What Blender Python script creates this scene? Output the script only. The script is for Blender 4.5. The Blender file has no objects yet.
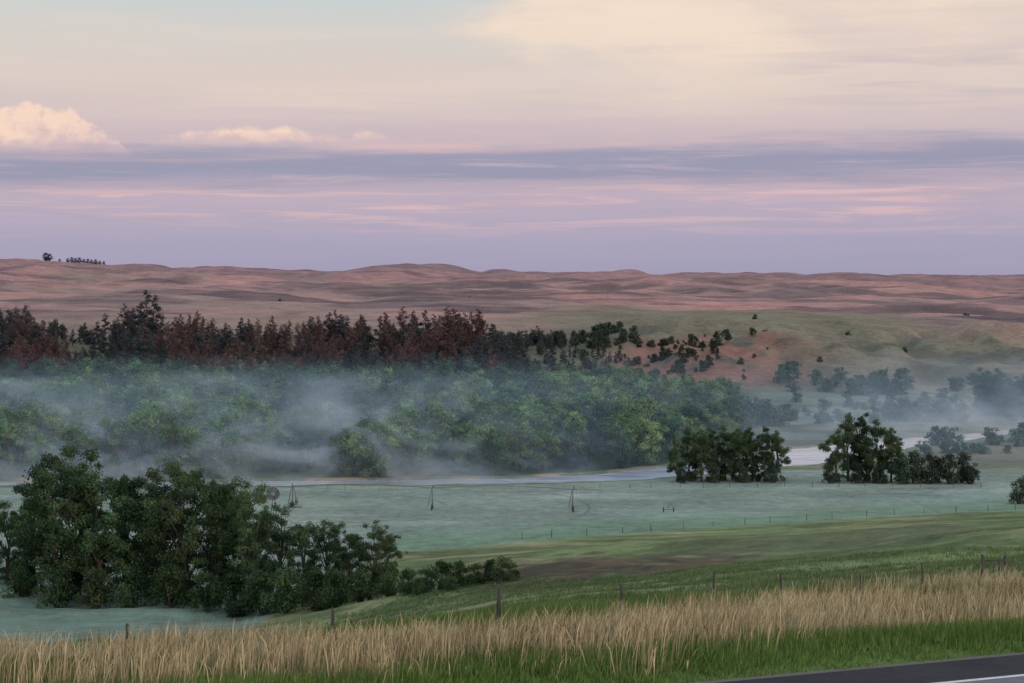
import bpy, math, random
import numpy as np
from mathutils import Vector, Matrix
R = np.random.RandomState(7)
random.seed(7)
F = 1991.0
CAMZ = 45.0
scene = bpy.context.scene

def s2l(r, g, b, k=1.0):
    def f(c):
        c /= 255.0
        return (c/12.92 if c <= 0.04045 else ((c+0.055)/1.055)**2.4)*k
    return (f(r), f(g), f(b), 1.0)

# ---------------------------------------------------------------- numpy noise
def _hash(ix, iy, seed):
    n = (ix*374761393 + iy*668265263 + seed*1442695041) & 0xffffffff
    n = ((n ^ (n >> 13))*1274126177) & 0xffffffff
    n = n ^ (n >> 16)
    return (n & 0xffff)/65535.0
def vnoise(x, y, seed=0):
    x = np.asarray(x, float); y = np.asarray(y, float)
    ix = np.floor(x).astype(np.int64); iy = np.floor(y).astype(np.int64)
    fx = x-ix; fy = y-iy
    fx = fx*fx*fx*(fx*(fx*6-15)+10); fy = fy*fy*fy*(fy*(fy*6-15)+10)
    a = _hash(ix, iy, seed); b = _hash(ix+1, iy, seed)
    c = _hash(ix, iy+1, seed); d = _hash(ix+1, iy+1, seed)
    return (a*(1-fx)+b*fx)*(1-fy)+(c*(1-fx)+d*fx)*fy
def fbm(x, y, seed=0, o=4):
    s = 0; a = 0.5; t = 0
    for i in range(o):
        s = s+a*vnoise(x*2**i+17.3*i, y*2**i+9.1*i, seed+i); t += a; a *= 0.5
    return s/t
def sst(x, a, b):
    t = np.clip((np.asarray(x, float)-a)/(b-a), 0, 1)
    return t*t*(3-2*t)

# ---------------------------------------------------------------- terrain height
BX = np.array([-500, 0, 250, 400, 512, 768, 1024, 1500], float)   # table columns at image pixel x
ROWS = [
 (0,    [43.3]*8),
 (10,   [41.0]*8),
 (25,   [37.6]*8),
 (36,   [37.0]*8),
 (46,   [36.0, 36.1, 36.2, 36.3, 36.5, 36.6, 36.8, 37]),
 (60,   [33, 33.3, 33.5, 33.6, 33.85, 34.2, 34.6, 35]),
 (75,   [30.3, 30.7, 31.2, 31.7, 32.1, 32.6, 33.0, 34]),
 (90,   [26.5, 27.6, 28.7, 29.6, 30.2, 30.8, 31.2, 32]),
 (130,  [13, 15, 19.5, 22.5, 24.0, 25.2, 26.3, 28]),
 (180,  [5, 5.5, 9.5, 14.0, 16.6, 18.5, 20.3, 23]),
 (240,  [0.5, 0.6, 2.2, 6.6, 9.6, 11.8, 13.9, 17]),
 (270,  [0, 0, 0.8, 3.6, 6.6, 9.0, 11.2, 14]),
 (300,  [0, 0, 0.2, 1.4, 3.7, 6.1, 8.3, 11]),
 (350,  [0, 0, 0, 0.1, 0.4, 1.7, 3.8, 6]),
 (400,  [0, 0, 0, 0, 0, 0, 0.3, 1.5]),
 (480,  [0]*8),
 (620,  [0.5]*8),
 (700,  [2, 1.5, 1, 1, 1, 0.8, 0.6, 1]),
 (780,  [5, 3, 2, 2, 2, 3.0, 2.5, 3]),
 (850,  [12, 10, 9, 9, 9, 10, 8, 7]),
 (930,  [20, 18, 17, 17, 17, 19, 14, 13]),
 (1010, [25, 24, 23, 23, 23, 24, 20, 18]),
 (1200, [30, 30, 29, 28, 27, 25, 19, 18]),
 (1600, [34, 34, 33, 31, 29, 27, 23, 21]),
 (2500, [43, 41, 38, 36, 34, 31, 27, 27]),
 (3500, [68, 62, 56, 53, 50, 44, 39, 38]),
 (4400, [99, 93, 82, 78, 75, 64, 55, 54]),
 (5500, [70, 60, 55, 50, 50, 45, 40, 40]),
 (9000, [50]*8), (30000, [50]*8)]
RD = np.log(np.array([r[0] for r in ROWS], float)+60)
RZ = np.array([r[1] for r in ROWS], float)
FD = np.linspace(RD[0], RD[-1], 900)
FB = np.linspace(BX[0], BX[-1], 260)
tmp = np.stack([np.interp(FD, RD, RZ[:, j]) for j in range(len(BX))], 1)
TAB = np.stack([np.interp(FB, BX, tmp[i]) for i in range(len(FD))], 0)
def blur(A, n, ax):
    k = np.hanning(n+2)[1:-1]; k /= k.sum()
    P = np.pad(A, [(n//2, n//2) if i == ax else (0, 0) for i in range(2)], mode='edge')
    return np.apply_along_axis(lambda v: np.convolve(v, k, 'valid'), ax, P)
TAB = blur(TAB, 13, 0); TAB = blur(TAB, 31, 1)

RT = np.array([0.915, 0.403]); RN = np.array([-0.403, 0.915]); RP = np.array([0.0, 37.9])
def road_sw(x, y):
    return (x-RP[0])*RT[0]+(y-RP[1])*RT[1], (x-RP[0])*RN[0]+(y-RP[1])*RN[1]
# river centre line: world x -> (y, half width)
rv_b = np.array([-400, 0, 200, 400, 520, 600, 660, 720, 800, 870, 930, 1000, 1120, 1400], float)
rv_d = np.array([453, 452, 451, 453, 458, 466, 478, 496, 524, 552, 578, 606, 650, 700], float)
rv_w = np.array([7, 6.5, 6, 6, 7, 9.5, 13, 17, 21, 18, 13, 9, 7, 7], float)
rv_x = (rv_b-512)/F*rv_d
def river_c(x):
    x = np.asarray(x, float)
    return (np.interp(x, rv_x, rv_d)+7*(fbm(x/24., 0*x, 5, 3)-0.5),
            np.interp(x, rv_x, rv_w)*(1+.7*(fbm(x/11., 0*x+4, 6, 3)-.5)))
def image_col(x, y):  # image pixel column in which a ground point falls
    return 512+F*x/np.maximum(y, 40.0)
def H(x, y):
    x = np.asarray(x, float); y = np.asarray(y, float)
    b = np.clip(image_col(x, y), FB[0], FB[-1]-1e-6)
    ld = np.clip(np.log(np.maximum(y, 0)+60), FD[0], FD[-1]-1e-6)
    i = (ld-FD[0])/(FD[1]-FD[0]); j = (b-FB[0])/(FB[1]-FB[0])
    i0 = np.minimum(i.astype(int), len(FD)-2); j0 = np.minimum(j.astype(int), len(FB)-2); fi = i-i0; fj = j-j0
    z = (TAB[i0, j0]*(1-fi)+TAB[i0+1, j0]*fi)*(1-fj)+(TAB[i0, j0+1]*(1-fi)+TAB[i0+1, j0+1]*fi)*fj
    # undulation of the near slope
    z = z+(fbm(x/34., y/22., 11, 4)-0.5)*3.4*sst(y, 70, 130)*(1-sst(y, 290, 350))
    z = z+(fbm(x/6., y/6., 12, 3)-0.5)*0.6*sst(y, 42, 60)*(1-sst(y, 250, 340))
    z = z+(fbm(x/25., y/25., 13, 3)-0.5)*0.35*sst(y, 250, 340)*(1-sst(y, 600, 700))
    # bluffs
    g = 1-np.abs(2*fbm(x/55., y/90., 21, 4)-1)
    z = z+(g-0.75)*20*sst(y, 780, 880)*(1-sst(y, 1000, 1150))*sst(x, 30, 80)
    z = z+(fbm(x/60., y/60., 22, 4)-0.5)*6*sst(y, 800, 900)*(1-sst(y, 1300, 1500))
    # rolling sand hills
    r1 = 1-np.abs(2*fbm(x/620., y/480., 31, 4)-1)
    r2 = fbm(x/190., y/230., 41, 3)
    z = z+((r1-0.72)*28+(r2-0.5)*32)*sst(y, 1500, 3400)
    r3 = fbm(x/130., y/110., 43, 4)
    z = z+(r3-0.5)*18*sst(y, 1100, 1600)
    # river bed
    rc, rw = river_c(x)
    q = np.abs(y-rc)/rw
    z = np.where(q < 1.5, z*sst(q, 1.05, 1.5)-2.2*(1-sst(q, 0.88, 1.13)), z)
    # road bench
    s, w = road_sw(x, y)
    m = sst(w, -19, -12.5)*(1-sst(w, 0.3, 6))
    z = z*(1-m)+(37.0)*m
    return z

def hz(x, y):
    return float(H(np.array([x]), np.array([y]))[0])
def at(b, d):
    """world x for an image pixel column and a distance"""
    return (b-512)/F*d

# ---------------------------------------------------------------- node helpers
class NT:
    def __init__(s, nt):
        s.nt = nt
    def n(s, t, **k):
        nd = s.nt.nodes.new(t)
        for a, v in k.items():
            setattr(nd, a, v)
        return nd
    def link(s, a, b):
        s.nt.links.new(a, b)
    def put(s, v, sock):
        if isinstance(v, bpy.types.NodeSocket):
            s.nt.links.new(v, sock)
        else:
            sock.default_value = v
    def m(s, op, *a, clamp=False):
        nd = s.n('ShaderNodeMath', operation=op, use_clamp=clamp)
        for i, v in enumerate(a):
            s.put(v, nd.inputs[i])
        return nd.outputs[0]
    def ss(s, v, a, b):
        nd = s.n('ShaderNodeMapRange', interpolation_type='SMOOTHSTEP')
        s.put(v, nd.inputs['Value']); nd.inputs['From Min'].default_value = a; nd.inputs['From Max'].default_value = b
        return nd.outputs[0]
    def mix(s, f, a, b, blend='MIX'):
        nd = s.n('ShaderNodeMix', data_type='RGBA', blend_type=blend)
        s.put(f, nd.inputs[0]); s.put(a, nd.inputs[6]); s.put(b, nd.inputs[7])
        return nd.outputs[2]
    def vec(s, x, y, z):
        nd = s.n('ShaderNodeCombineXYZ')
        s.put(x, nd.inputs[0]); s.put(y, nd.inputs[1]); s.put(z, nd.inputs[2])
        return nd.outputs[0]
    def noise(s, v, scale, detail=4, rough=0.55, dist=0.0):
        nd = s.n('ShaderNodeTexNoise')
        s.put(v, nd.inputs['Vector']); nd.inputs['Scale'].default_value = scale
        nd.inputs['Detail'].default_value = detail; nd.inputs['Roughness'].default_value = rough
        nd.inputs['Distortion'].default_value = dist
        return nd.outputs[0]
    def ramp(s, f, els):
        nd = s.n('ShaderNodeValToRGB')
        s.put(f, nd.inputs[0]); cr = nd.color_ramp
        while len(cr.elements) < len(els):
            cr.elements.new(0.5)
        for e, (p, c) in zip(cr.elements, els):
            e.position = p; e.color = c
        return nd.outputs[0]
def newmat(name):
    m = bpy.data.materials.new(name); m.use_nodes = True
    m.node_tree.nodes.clear()
    return m, NT(m.node_tree)
def simple(name, col, rough=0.8, metal=0.0, var=0.25, scale=8):
    m, t = newmat(name)
    o = t.n('ShaderNodeOutputMaterial'); p = t.n('ShaderNodeBsdfPrincipled')
    g = t.n('ShaderNodeTexCoord').outputs['Object']
    nz = t.noise(g, scale, 5)
    c = t.mix(nz, tuple(v*(1-var) for v in col)+(1,), tuple(min(1, v*(1+var)) for v in col)+(1,))
    t.link(c, p.inputs['Base Color']); p.inputs['Roughness'].default_value = rough
    p.inputs['Metallic'].default_value = metal
    t.link(p.outputs[0], o.inputs[0])
    return m

# ---------------------------------------------------------------- mesh helpers
def np_mesh(name, V, faces_flat, nper, cols=None, matidx=None):
    me = bpy.data.meshes.new(name)
    nf = len(faces_flat)//nper
    me.vertices.add(len(V)); me.vertices.foreach_set('co', np.asarray(V, np.float32).ravel())
    me.loops.add(nf*nper); me.loops.foreach_set('vertex_index', np.asarray(faces_flat, np.int32).ravel())
    me.polygons.add(nf); me.polygons.foreach_set('loop_start', np.arange(0, nf*nper, nper, dtype=np.int32))
    me.polygons.foreach_set('loop_total', np.full(nf, nper, np.int32))
    if matidx is not None:
        me.polygons.foreach_set('material_index', np.asarray(matidx, np.int32))
    me.update(calc_edges=True); me.validate()
    if cols is not None:
        a = me.color_attributes.new('tint', 'FLOAT_COLOR', 'POINT')
        a.data.foreach_set('color', np.asarray(cols, np.float32).ravel())
    return me
def add(name, me, parent=None, loc=(0, 0, 0)):
    o = bpy.data.objects.new(name, me); scene.collection.objects.link(o); o.location = loc
    if parent: o.parent = parent
    return o
def empty(name, loc=(0, 0, 0)):
    return add(name, None, None, loc)
def tube(pts, rad, n=6):
    pts = np.asarray(pts, float); V = []; Q = []
    for i, p in enumerate(pts):
        t = pts[min(i+1, len(pts)-1)]-pts[max(i-1, 0)]
        t /= np.linalg.norm(t)+1e-9
        a = np.cross(t, [0, 0, 1.0]) if abs(t[2]) < 0.9 else np.cross(t, [1.0, 0, 0])
        a /= np.linalg.norm(a); b = np.cross(t, a)
        for k in range(n):
            an = 2*math.pi*k/n
            V.append(p+rad[i]*(math.cos(an)*a+math.sin(an)*b))
    for i in range(len(pts)-1):
        for k in range(n):
            Q.append((i*n+k, i*n+(k+1) % n, (i+1)*n+(k+1) % n, (i+1)*n+k))
    return np.array(V), np.array(Q)
class Build:
    def __init__(s): s.V = []; s.Q = []; s.n = 0; s.M = []
    def add(s, V, Q, mi=0):
        s.V.append(V); s.Q.append(np.asarray(Q)+s.n); s.n += len(V); s.M += [mi]*len(Q)
    def tube(s, pts, rad, n=6, mi=0):
        if not hasattr(rad, '__len__'): rad = [rad]*len(pts)
        s.add(*tube(pts, rad, n), mi=mi)
    def box(s, c, d, mi=0):
        c = np.array(c, float); d = np.array(d, float)/2
        V = np.array([[x, y, z] for x in (-1, 1) for y in (-1, 1) for z in (-1, 1)])*d+c
        s.add(V, [(0, 1, 3, 2), (4, 6, 7, 5), (0, 4, 5, 1), (2, 3, 7, 6), (0, 2, 6, 4), (1, 5, 7, 3)], mi)
    def mesh(s, name, mats, cols=None):
        V = np.concatenate(s.V); Q = np.concatenate(s.Q)
        me = np_mesh(name, V, Q.ravel(), 4, cols, s.M)
        for m in mats: me.materials.append(m)
        return me

# ---------------------------------------------------------------- ground sheet
def gold_end(x, y):
    n1 = fbm(x/14., y/9., 51, 4)
    return 67+0.85*np.maximum(x, -5)+14*(n1-.5)
def green_w(x):
    return 2.0+0.4*np.maximum(x, 0)
def build_terrain():
    inner = np.arange(-0.31, 0.3101, 0.0022)
    outer = np.array([0.33, 0.36, 0.4, 0.46, 0.54, 0.65, 0.8, 1.0])
    u = np.concatenate([-outer[::-1], inner, outer])
    d = [-60, -30, -15, -5]
    y = 0.0
    while y < 30: d.append(y); y += 1.5
    while y < 100: d.append(y); y += 0.7
    while y < 430: d.append(y); y += 1.8
    while y < 660: d.append(y); y += 1.4
    while y < 1100: d.append(y); y += 3.5
    while y < 5200: d.append(y); y *= 1.006
    while y < 30000: d.append(y); y *= 1.1
    d = np.array(d)
    Y, U = np.meshgrid(d, u, indexing='ij')
    X = U*(np.maximum(Y, 0)+12)
    X = np.where(Y < 40, U*52.0, X)
    Z = H(X, Y)
    nr, nc = X.shape
    V = np.stack([X, Y, Z], -1).reshape(-1, 3)
    idx = np.arange(nr*nc).reshape(nr, nc)
    Q = np.stack([idx[:-1, :-1], idx[:-1, 1:], idx[1:, 1:], idx[1:, :-1]], -1).reshape(-1)
    # ---- land cover
    x, y = V[:, 0], V[:, 1]; b = image_col(x, y)
    def c(*t): return np.array(t, float)
    C = np.tile(c(.16, .215, .09), (len(x), 1))
    def lay(col, m):
        nonlocal C
        m = np.clip(m, 0, 1)[:, None]; C = C*(1-m)+c(*col)*m
    n1 = fbm(x/14., y/9., 51, 4); n2 = fbm(x/50., y/20., 52, 4); n3 = fbm(x/4., y/4., 53, 3)
    n6 = fbm(x/40., y/7., 57, 4)
    lay((.08, .12, .048), sst(n1, .46, .62)*.85)
    lay((.24, .28, .13), sst(n2, .5, .68)*.6)
    lay((.095, .115, .06), sst(n6, .5, .64)*.7)
    lay((.29, .26, .15), sst(fbm(x/22., y/6., 58, 4), .55, .68)*.6)
    # foreground
    s, w = road_sw(x, y)
    wg = green_w(x)
    ge = gold_end(x, y)
    near = 1-sst(y, ge, ge+8)
    lay((.23, .20, .10), near*.85)
    lay((.13, .17, .05), near*sst(n3, .45, .65)*.6)
    lay((.10, .16, .045), (1-sst(w, wg-1, wg+1.5+3*(n3-.5)))*(y < 90))
    lay((.08, .12, .04), (w < -11)*1.0)
    # bare track and scrape
    tr = np.abs(y-(96+3*np.sin(x/3.)+0.35*x)); lay((.50, .44, .38), (1-sst(tr, .8, 3.2))*sst(x, 1, 3)*(1-sst(x, 8, 11))*sst(n3, .3, .45))
    # dark bare patch on the slope
    e = ((b-610)/150)**2+((y-255)/32)**2
    lay((.10, .07, .052), (1-sst(e+2.6*(n1-.5)+3.0*(n3-.5)+1.6*(n6-.5), .5, 1.3))*.9)
    lay((.05, .055, .035), (1-sst(e, .8, 1.5))*sst(fbm(x/5., y/8., 65, 3), .5, .6)*.8)
    e = ((b-830)/190)**2+((y-290)/22)**2
    lay((.09, .10, .06), (1-sst(e+1.6*(n1-.5), .3, 1.2))*.75)
    # crop field
    rc, rw = river_c(x)
    fe = np.interp(b, [-500, 0, 250, 400, 512, 640, 768, 900, 1024, 1500], [228, 232, 250, 330, 338, 350, 362, 372, 384, 400])+5*(fbm(x/12., y*0, 62, 3)-.5)
    fld = sst(y, fe-1.5, fe+1.5)*(1-sst(y, np.minimum(rc-rw, 490)-7, np.minimum(rc-rw, 490)-4.5))
    lay((.25, .31, .275), fld)
    lay((.18, .24, .205), fld*sst(n2, .45, .6)*.7)
    lay((.20, .25, .20), fld*sst(fbm(x/60., y/8., 63, 3), .5, .62)*.7)
    lay((.14, .23, .15), fld*(1-sst(y, fe+8, fe+45))*sst(y, 300, 330)*.8)
    lay((.165, .235, .185), fld*(1-sst(y, 300, 340)))
    # river margins and far bank
    past = sst(y, rc-rw-5, rc-rw-3.5)
    lay((.13, .16, .10), past)
    lay((.13, .155, .115), sst(y, 483, 500)*sst(b, 760, 820))
    lay((.19, .18, .13), sst(y, 483, 500)*sst(b, 760, 820)*sst(fbm(x/30., y/14., 67, 4), .48, .6)*.8)
    lay((.28, .23, .15), past*sst(fbm(x/9., y/14., 59, 3), .57, .65)*sst(y, rc, rc+1)*(1-sst(y, rc+rw+4, rc+rw+7))*(rw > 5))
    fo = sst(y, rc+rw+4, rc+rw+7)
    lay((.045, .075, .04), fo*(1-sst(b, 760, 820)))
    mead = sst(y, rc+rw+2, rc+rw+8)*sst(b, 735, 770)
    lay((.13, .17, .145), mead); lay((.19, .19, .155), mead*sst(n2, .45, .65)*.8); lay((.06, .085, .07), mead*sst(n1, .5, .6)*.7)
    # bluffs
    bl = sst(y, 770, 800)
    lay((.12, .12, .08), bl*(1-sst(b, 560, 620)))
    lay((.17, .16, .12), bl*sst(b, 560, 640))
    lay((.085, .09, .07), bl*sst(b, 560, 640)*sst(fbm(x/30., y/25., 60, 4), .46, .6)*.85)
    er = sst(y, 785, 815)*(1-sst(y, 900, 960))*sst(b, 590, 640)*(1-sst(b, 730, 860))
    lay((.23, .125, .095), er*sst(fbm(x/14., y/24., 61, 4), .36, .48)*.95)
    lay((.25, .185, .15), sst(y, 940, 980)*(1-sst(b, 520, 640)))
    lay((.175, .158, .11), sst(y, 940, 980)*sst(b, 520, 640))
    lay((.26, .18, .15), sst(y, 940, 980)*sst(b, 860, 980)*.8)
    # sand hills
    sh = sst(y, 1020+350*sst(b, 450, 650)*(1-sst(b, 880, 960)), 1250+450*sst(b, 450, 650)*(1-sst(b, 880, 960)))
    lay((.34, .20, .18), sh)
    n4 = fbm(x/300., y/220., 71, 5); n5 = fbm(x/90., y/140., 72, 4)
    lay((.23, .18, .155), sh*sst(n4, .45, .60)*.7)
    lay((.14, .10, .105), sh*sst(n5, .47, .60)*.7)
    lay((.42, .215, .19), sh*sst(fbm(x/200., y/160., 73, 4), .48, .62)*.7)
    lay((.09, .07, .075), sh*sst(fbm(x/120., y/60., 74, 5), .55, .66)*.75)
    lay((.21, .132, .14), sst(y, 2600, 4000)*.6)  # distance haze put into the ground colour as a purplish tint
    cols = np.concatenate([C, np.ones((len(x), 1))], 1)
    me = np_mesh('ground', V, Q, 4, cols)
    me.polygons.foreach_set('use_smooth', np.ones(len(me.polygons), bool))
    m, t = newmat('ground_cover')
    o = t.n('ShaderNodeOutputMaterial'); p = t.n('ShaderNodeBsdfPrincipled')
    p.inputs['Roughness'].default_value = 0.95; p.inputs['Specular IOR Level'].default_value = 0.1
    a = t.n('ShaderNodeVertexColor', layer_name='tint').outputs[0]
    g = t.n('ShaderNodeNewGeometry').outputs['Position']
    sp = t.n('ShaderNodeSeparateXYZ'); t.link(g, sp.inputs[0])
    f1 = t.noise(g, 2.2, 5, .7); f2 = t.noise(g, 0.35, 5, .65); f3 = t.noise(g, 0.03, 6, .65)
    v = t.m('ADD', t.m('MULTIPLY', f1, .55), t.m('ADD', t.m('MULTIPLY', f2, .7), t.m('MULTIPLY', f3, .75)))
    k = t.n('ShaderNodeMapRange'); t.put(v, k.inputs[0]); k.inputs[1].default_value = .7; k.inputs[2].default_value = 1.3
    k.inputs[3].default_value = .45; k.inputs[4].default_value = 1.55
    vm = t.n('ShaderNodeVectorMath', operation='SCALE'); t.link(a, vm.inputs[0]); t.link(k.outputs[0], vm.inputs['Scale'])
    # wheel tracks of the irrigator: circles round the pivot
    dx = t.m('SUBTRACT', sp.outputs[0], PIV[0]); dy = t.m('SUBTRACT', sp.outputs[1], PIV[1])
    rr = t.m('SQRT', t.m('ADD', t.m('MULTIPLY', dx, dx), t.m('MULTIPLY', dy, dy)))
    trk = None
    for rad in (31, 60, 128):
        q = t.m('SUBTRACT', 1.0, t.ss(t.m('ABSOLUTE', t.m('SUBTRACT', rr, rad)), .15, .6))
        trk = q if trk is None else t.m('MAXIMUM', trk, q)
    infield = t.m('MULTIPLY', t.ss(sp.outputs[1], 345, 352), t.m('SUBTRACT', 1.0, t.ss(sp.outputs[1], 432, 436)))
    infield = t.m('MULTIPLY', infield, t.ss(t.noise(g, .05, 2), .35, .6))
    c2 = t.mix(t.m('MULTIPLY', trk, t.m('MULTIPLY', infield, .45)), vm.outputs[0], (.08, .11, .08, 1))
    t.link(c2, p.inputs['Base Color'])
    bp = t.n('ShaderNodeBump'); bp.inputs['Strength'].default_value = .7; bp.inputs['Distance'].default_value = .5
    t.put(t.m('ADD', f1, t.m('MULTIPLY', f2, 2.0)), bp.inputs['Height']); t.link(bp.outputs[0], p.inputs['Normal'])
    t.link(p.outputs[0], o.inputs[0])
    me.materials.append(m)
    return add('ground', me)
PIV = (at(292, 402), 402.0)
build_terrain()

# ---------------------------------------------------------------- river
xs = np.linspace(-330, 420, 500)
rc, rw = river_c(xs)
V = []
for x_, c_, w_ in zip(xs, rc, rw):
    V.append((x_, c_-w_*1.35, -0.3)); V.append((x_, c_+w_*1.35, -0.3))
Q = [(2*i, 2*i+2, 2*i+3, 2*i+1) for i in range(len(xs)-1)]
m, t = newmat('river_water')
o = t.n('ShaderNodeOutputMaterial'); p = t.n('ShaderNodeBsdfPrincipled')
g = t.n('ShaderNodeNewGeometry').outputs['Position']
sp = t.n('ShaderNodeSeparateXYZ'); t.link(g, sp.inputs[0])
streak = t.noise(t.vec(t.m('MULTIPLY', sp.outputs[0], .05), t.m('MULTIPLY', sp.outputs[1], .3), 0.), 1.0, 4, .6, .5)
wc = t.mix(t.ss(streak, .42, .64), (.42, .50, .63, 1), (.20, .245, .32, 1))  # pale sky reflection put into the base colour, along with silty water
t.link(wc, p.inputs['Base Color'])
t.link(t.m('ADD', .12, t.m('MULTIPLY', streak, .2)), p.inputs['Roughness'])
p.inputs['IOR'].default_value = 1.33; p.inputs['Specular IOR Level'].default_value = .9
bp = t.n('ShaderNodeBump'); bp.inputs['Strength'].default_value = .4; bp.inputs['Distance'].default_value = .2
t.link(t.noise(g, 1.6, 4), bp.inputs['Height']); t.link(bp.outputs[0], p.inputs['Normal']); t.link(p.outputs[0], o.inputs[0])
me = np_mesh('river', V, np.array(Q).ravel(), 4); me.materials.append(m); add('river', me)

# ---------------------------------------------------------------- road
def strip(name, w0, w1, dz, mat, parent):
    V = []; Q = []
    ss_ = np.linspace(-90, 110, 200)
    for s_ in ss_:
        for w_ in (w0, w1):
            jit = .06*(vnoise(s_*1.3, 0., 3)-.5) if w_ == 0.0 else 0
            p_ = RP+RT*s_+RN*(w_+jit)
            V.append((p_[0], p_[1], 37.0+dz))
    Q = [(2*i, 2*i+2, 2*i+3, 2*i+1) for i in range(len(ss_)-1)]
    me = np_mesh(name, V, np.array(Q).ravel(), 4); me.materials.append(mat)
    return add(name, me, parent)
asph, t = newmat('asphalt')
o = t.n('ShaderNodeOutputMaterial'); p = t.n('ShaderNodeBsdfPrincipled')
g = t.n('ShaderNodeNewGeometry').outputs['Position']
cc = t.mix(t.noise(g, 14, 6, .7), (.010, .011, .014, 1), (.040, .041, .049, 1))
cc = t.mix(t.ss(t.noise(g, .5, 5, .7), .5, .62), cc, (.016, .018, .023, 1))
t.link(cc, p.inputs['Base Color']); p.inputs['Roughness'].default_value = .85; p.inputs['Specular IOR Level'].default_value = .15
bp = t.n('ShaderNodeBump'); bp.inputs['Strength'].default_value = .5; bp.inputs['Distance'].default_value = .01
t.link(t.noise(g, 60, 4), bp.inputs['Height']); t.link(bp.outputs[0], p.inputs['Normal']); t.link(p.outputs[0], o.inputs[0])
lane = simple('worn_asphalt', (.10, .10, .115), .8, 0, .35, 6)
paint = simple('road_paint', (.5, .5, .5), .6, 0, .35, 5)
road = empty('road')
strip('asphalt_sheet', -11.2, 0.0, .03, asph, road)
strip('travel_lanes', -9.0, -1.75, .034, lane, road)
strip('edge_line', -1.95, -1.8, .038, paint, road)
strip('edge_line_near', -9.2, -9.04, .038, paint, road)
strip('centre_line', -5.5, -5.35, .038, simple('yellow_paint', (.6, .42, .06), .6, 0, .2, 5), road)
gr = simple('gravel_shoulder_mat', (.09, .085, .07), .95, 0, .5, 30)
strip('gravel_edge', .05, .3, .02, gr, road)

# ---------------------------------------------------------------- foliage
def leafmat(name, dark, light, sat=0.12, trans=.2):
    m, t = newmat(name)
    o = t.n('ShaderNodeOutputMaterial')
    a = t.n('ShaderNodeVertexColor', layer_name='tint').outputs[0]
    oi = t.n('ShaderNodeObjectInfo')
    sp = t.n('ShaderNodeSeparateColor'); t.link(a, sp.inputs[0])
    c = t.mix(sp.outputs[0], dark+(1,), light+(1,))
    hs = t.n('ShaderNodeHueSaturation')
    t.put(t.m('ADD', .5-sat/4, t.m('MULTIPLY', oi.outputs['Random'], sat/2)), hs.inputs['Hue'])
    t.put(t.m('ADD', .65, t.m('MULTIPLY', t.m('FRACT', t.m('MULTIPLY', oi.outputs['Random'], 7.31)), .7)), hs.inputs['Value'])
    hs.inputs['Saturation'].default_value = 1.0
    t.link(c, hs.inputs['Color'])
    d = t.n('ShaderNodeBsdfDiffuse'); t.link(hs.outputs[0], d.inputs[0])
    if trans > 0:
        tr = t.n('ShaderNodeBsdfTranslucent'); mx = t.n('ShaderNodeMixShader'); t.link(hs.outputs[0], tr.inputs[0]); mx.inputs[0].default_value = trans
        t.link(d.outputs[0], mx.inputs[1]); t.link(tr.outputs[0], mx.inputs[2]); t.link(mx.outputs[0], o.inputs[0])
    else:
        t.link(d.outputs[0], o.inputs[0])
    return m
bark = simple('bark', (.07, .06, .05), .95, 0, .4, 3)
L_near = leafmat('cottonwood_leaves', (.026, .048, .029), (.088, .135, .058), .08)
L_far = leafmat('river_forest_leaves', (.065, .125, .075), (.19, .30, .14), .10, 0)
L_dark = leafmat('shaded_forest_leaves', (.038, .075, .070), (.10, .17, .125), .08, 0)  # bluish dark copy: canopy shade and distance haze put into leaf colour
L_pine = leafmat('pine_needles', (.028, .036, .044), (.068, .082, .08), .1, 0)  # blue cast puts distance haze into the needle colour
L_rust = leafmat('dead_pine_needles', (.052, .040, .044), (.135, .083, .076), .1, 0)
L_cedar = leafmat('cedar_foliage', (.022, .036, .028), (.06, .085, .055), .1, 0)

def leaves(rs, centers, radii, nleaf, size, flat=.75):
    nC = len(centers); w = radii**2; w = w/w.sum()
    ci = rs.choice(nC, nleaf, p=w)
    d = rs.normal(size=(nleaf, 3)); d /= np.linalg.norm(d, axis=1)[:, None]
    r = radii[ci]*(rs.uniform(.2, 1.0, nleaf)**.5)*(1+.28*rs.normal(size=nleaf))
    P = centers[ci]+d*r[:, None]*np.array([1, 1, flat])
    nrm = d*.8+rs.normal(size=(nleaf, 3))*.55+np.array([0, 0, .25]); nrm /= np.linalg.norm(nrm, axis=1)[:, None]
    a = np.cross(nrm, rs.normal(size=(nleaf, 3))); a /= np.linalg.norm(a, axis=1)[:, None]
    b = np.cross(nrm, a)
    sz = size*rs.uniform(.5, 1.25, nleaf)[:, None]
    V = np.stack([P-a*sz*.5, P-b*sz*.36, P+a*sz*.5, P+b*sz*.36], 1).reshape(-1, 3)
    shade = rs.uniform(0, 1, nC)[ci]*.6+rs.uniform(0, .4, nleaf)
    shade = np.clip(shade, 0, 1)
    cols = np.repeat(np.stack([shade, shade, shade, np.ones(nleaf)], 1), 4, 0)
    return V, np.arange(nleaf*4).reshape(-1, 4), cols

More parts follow.
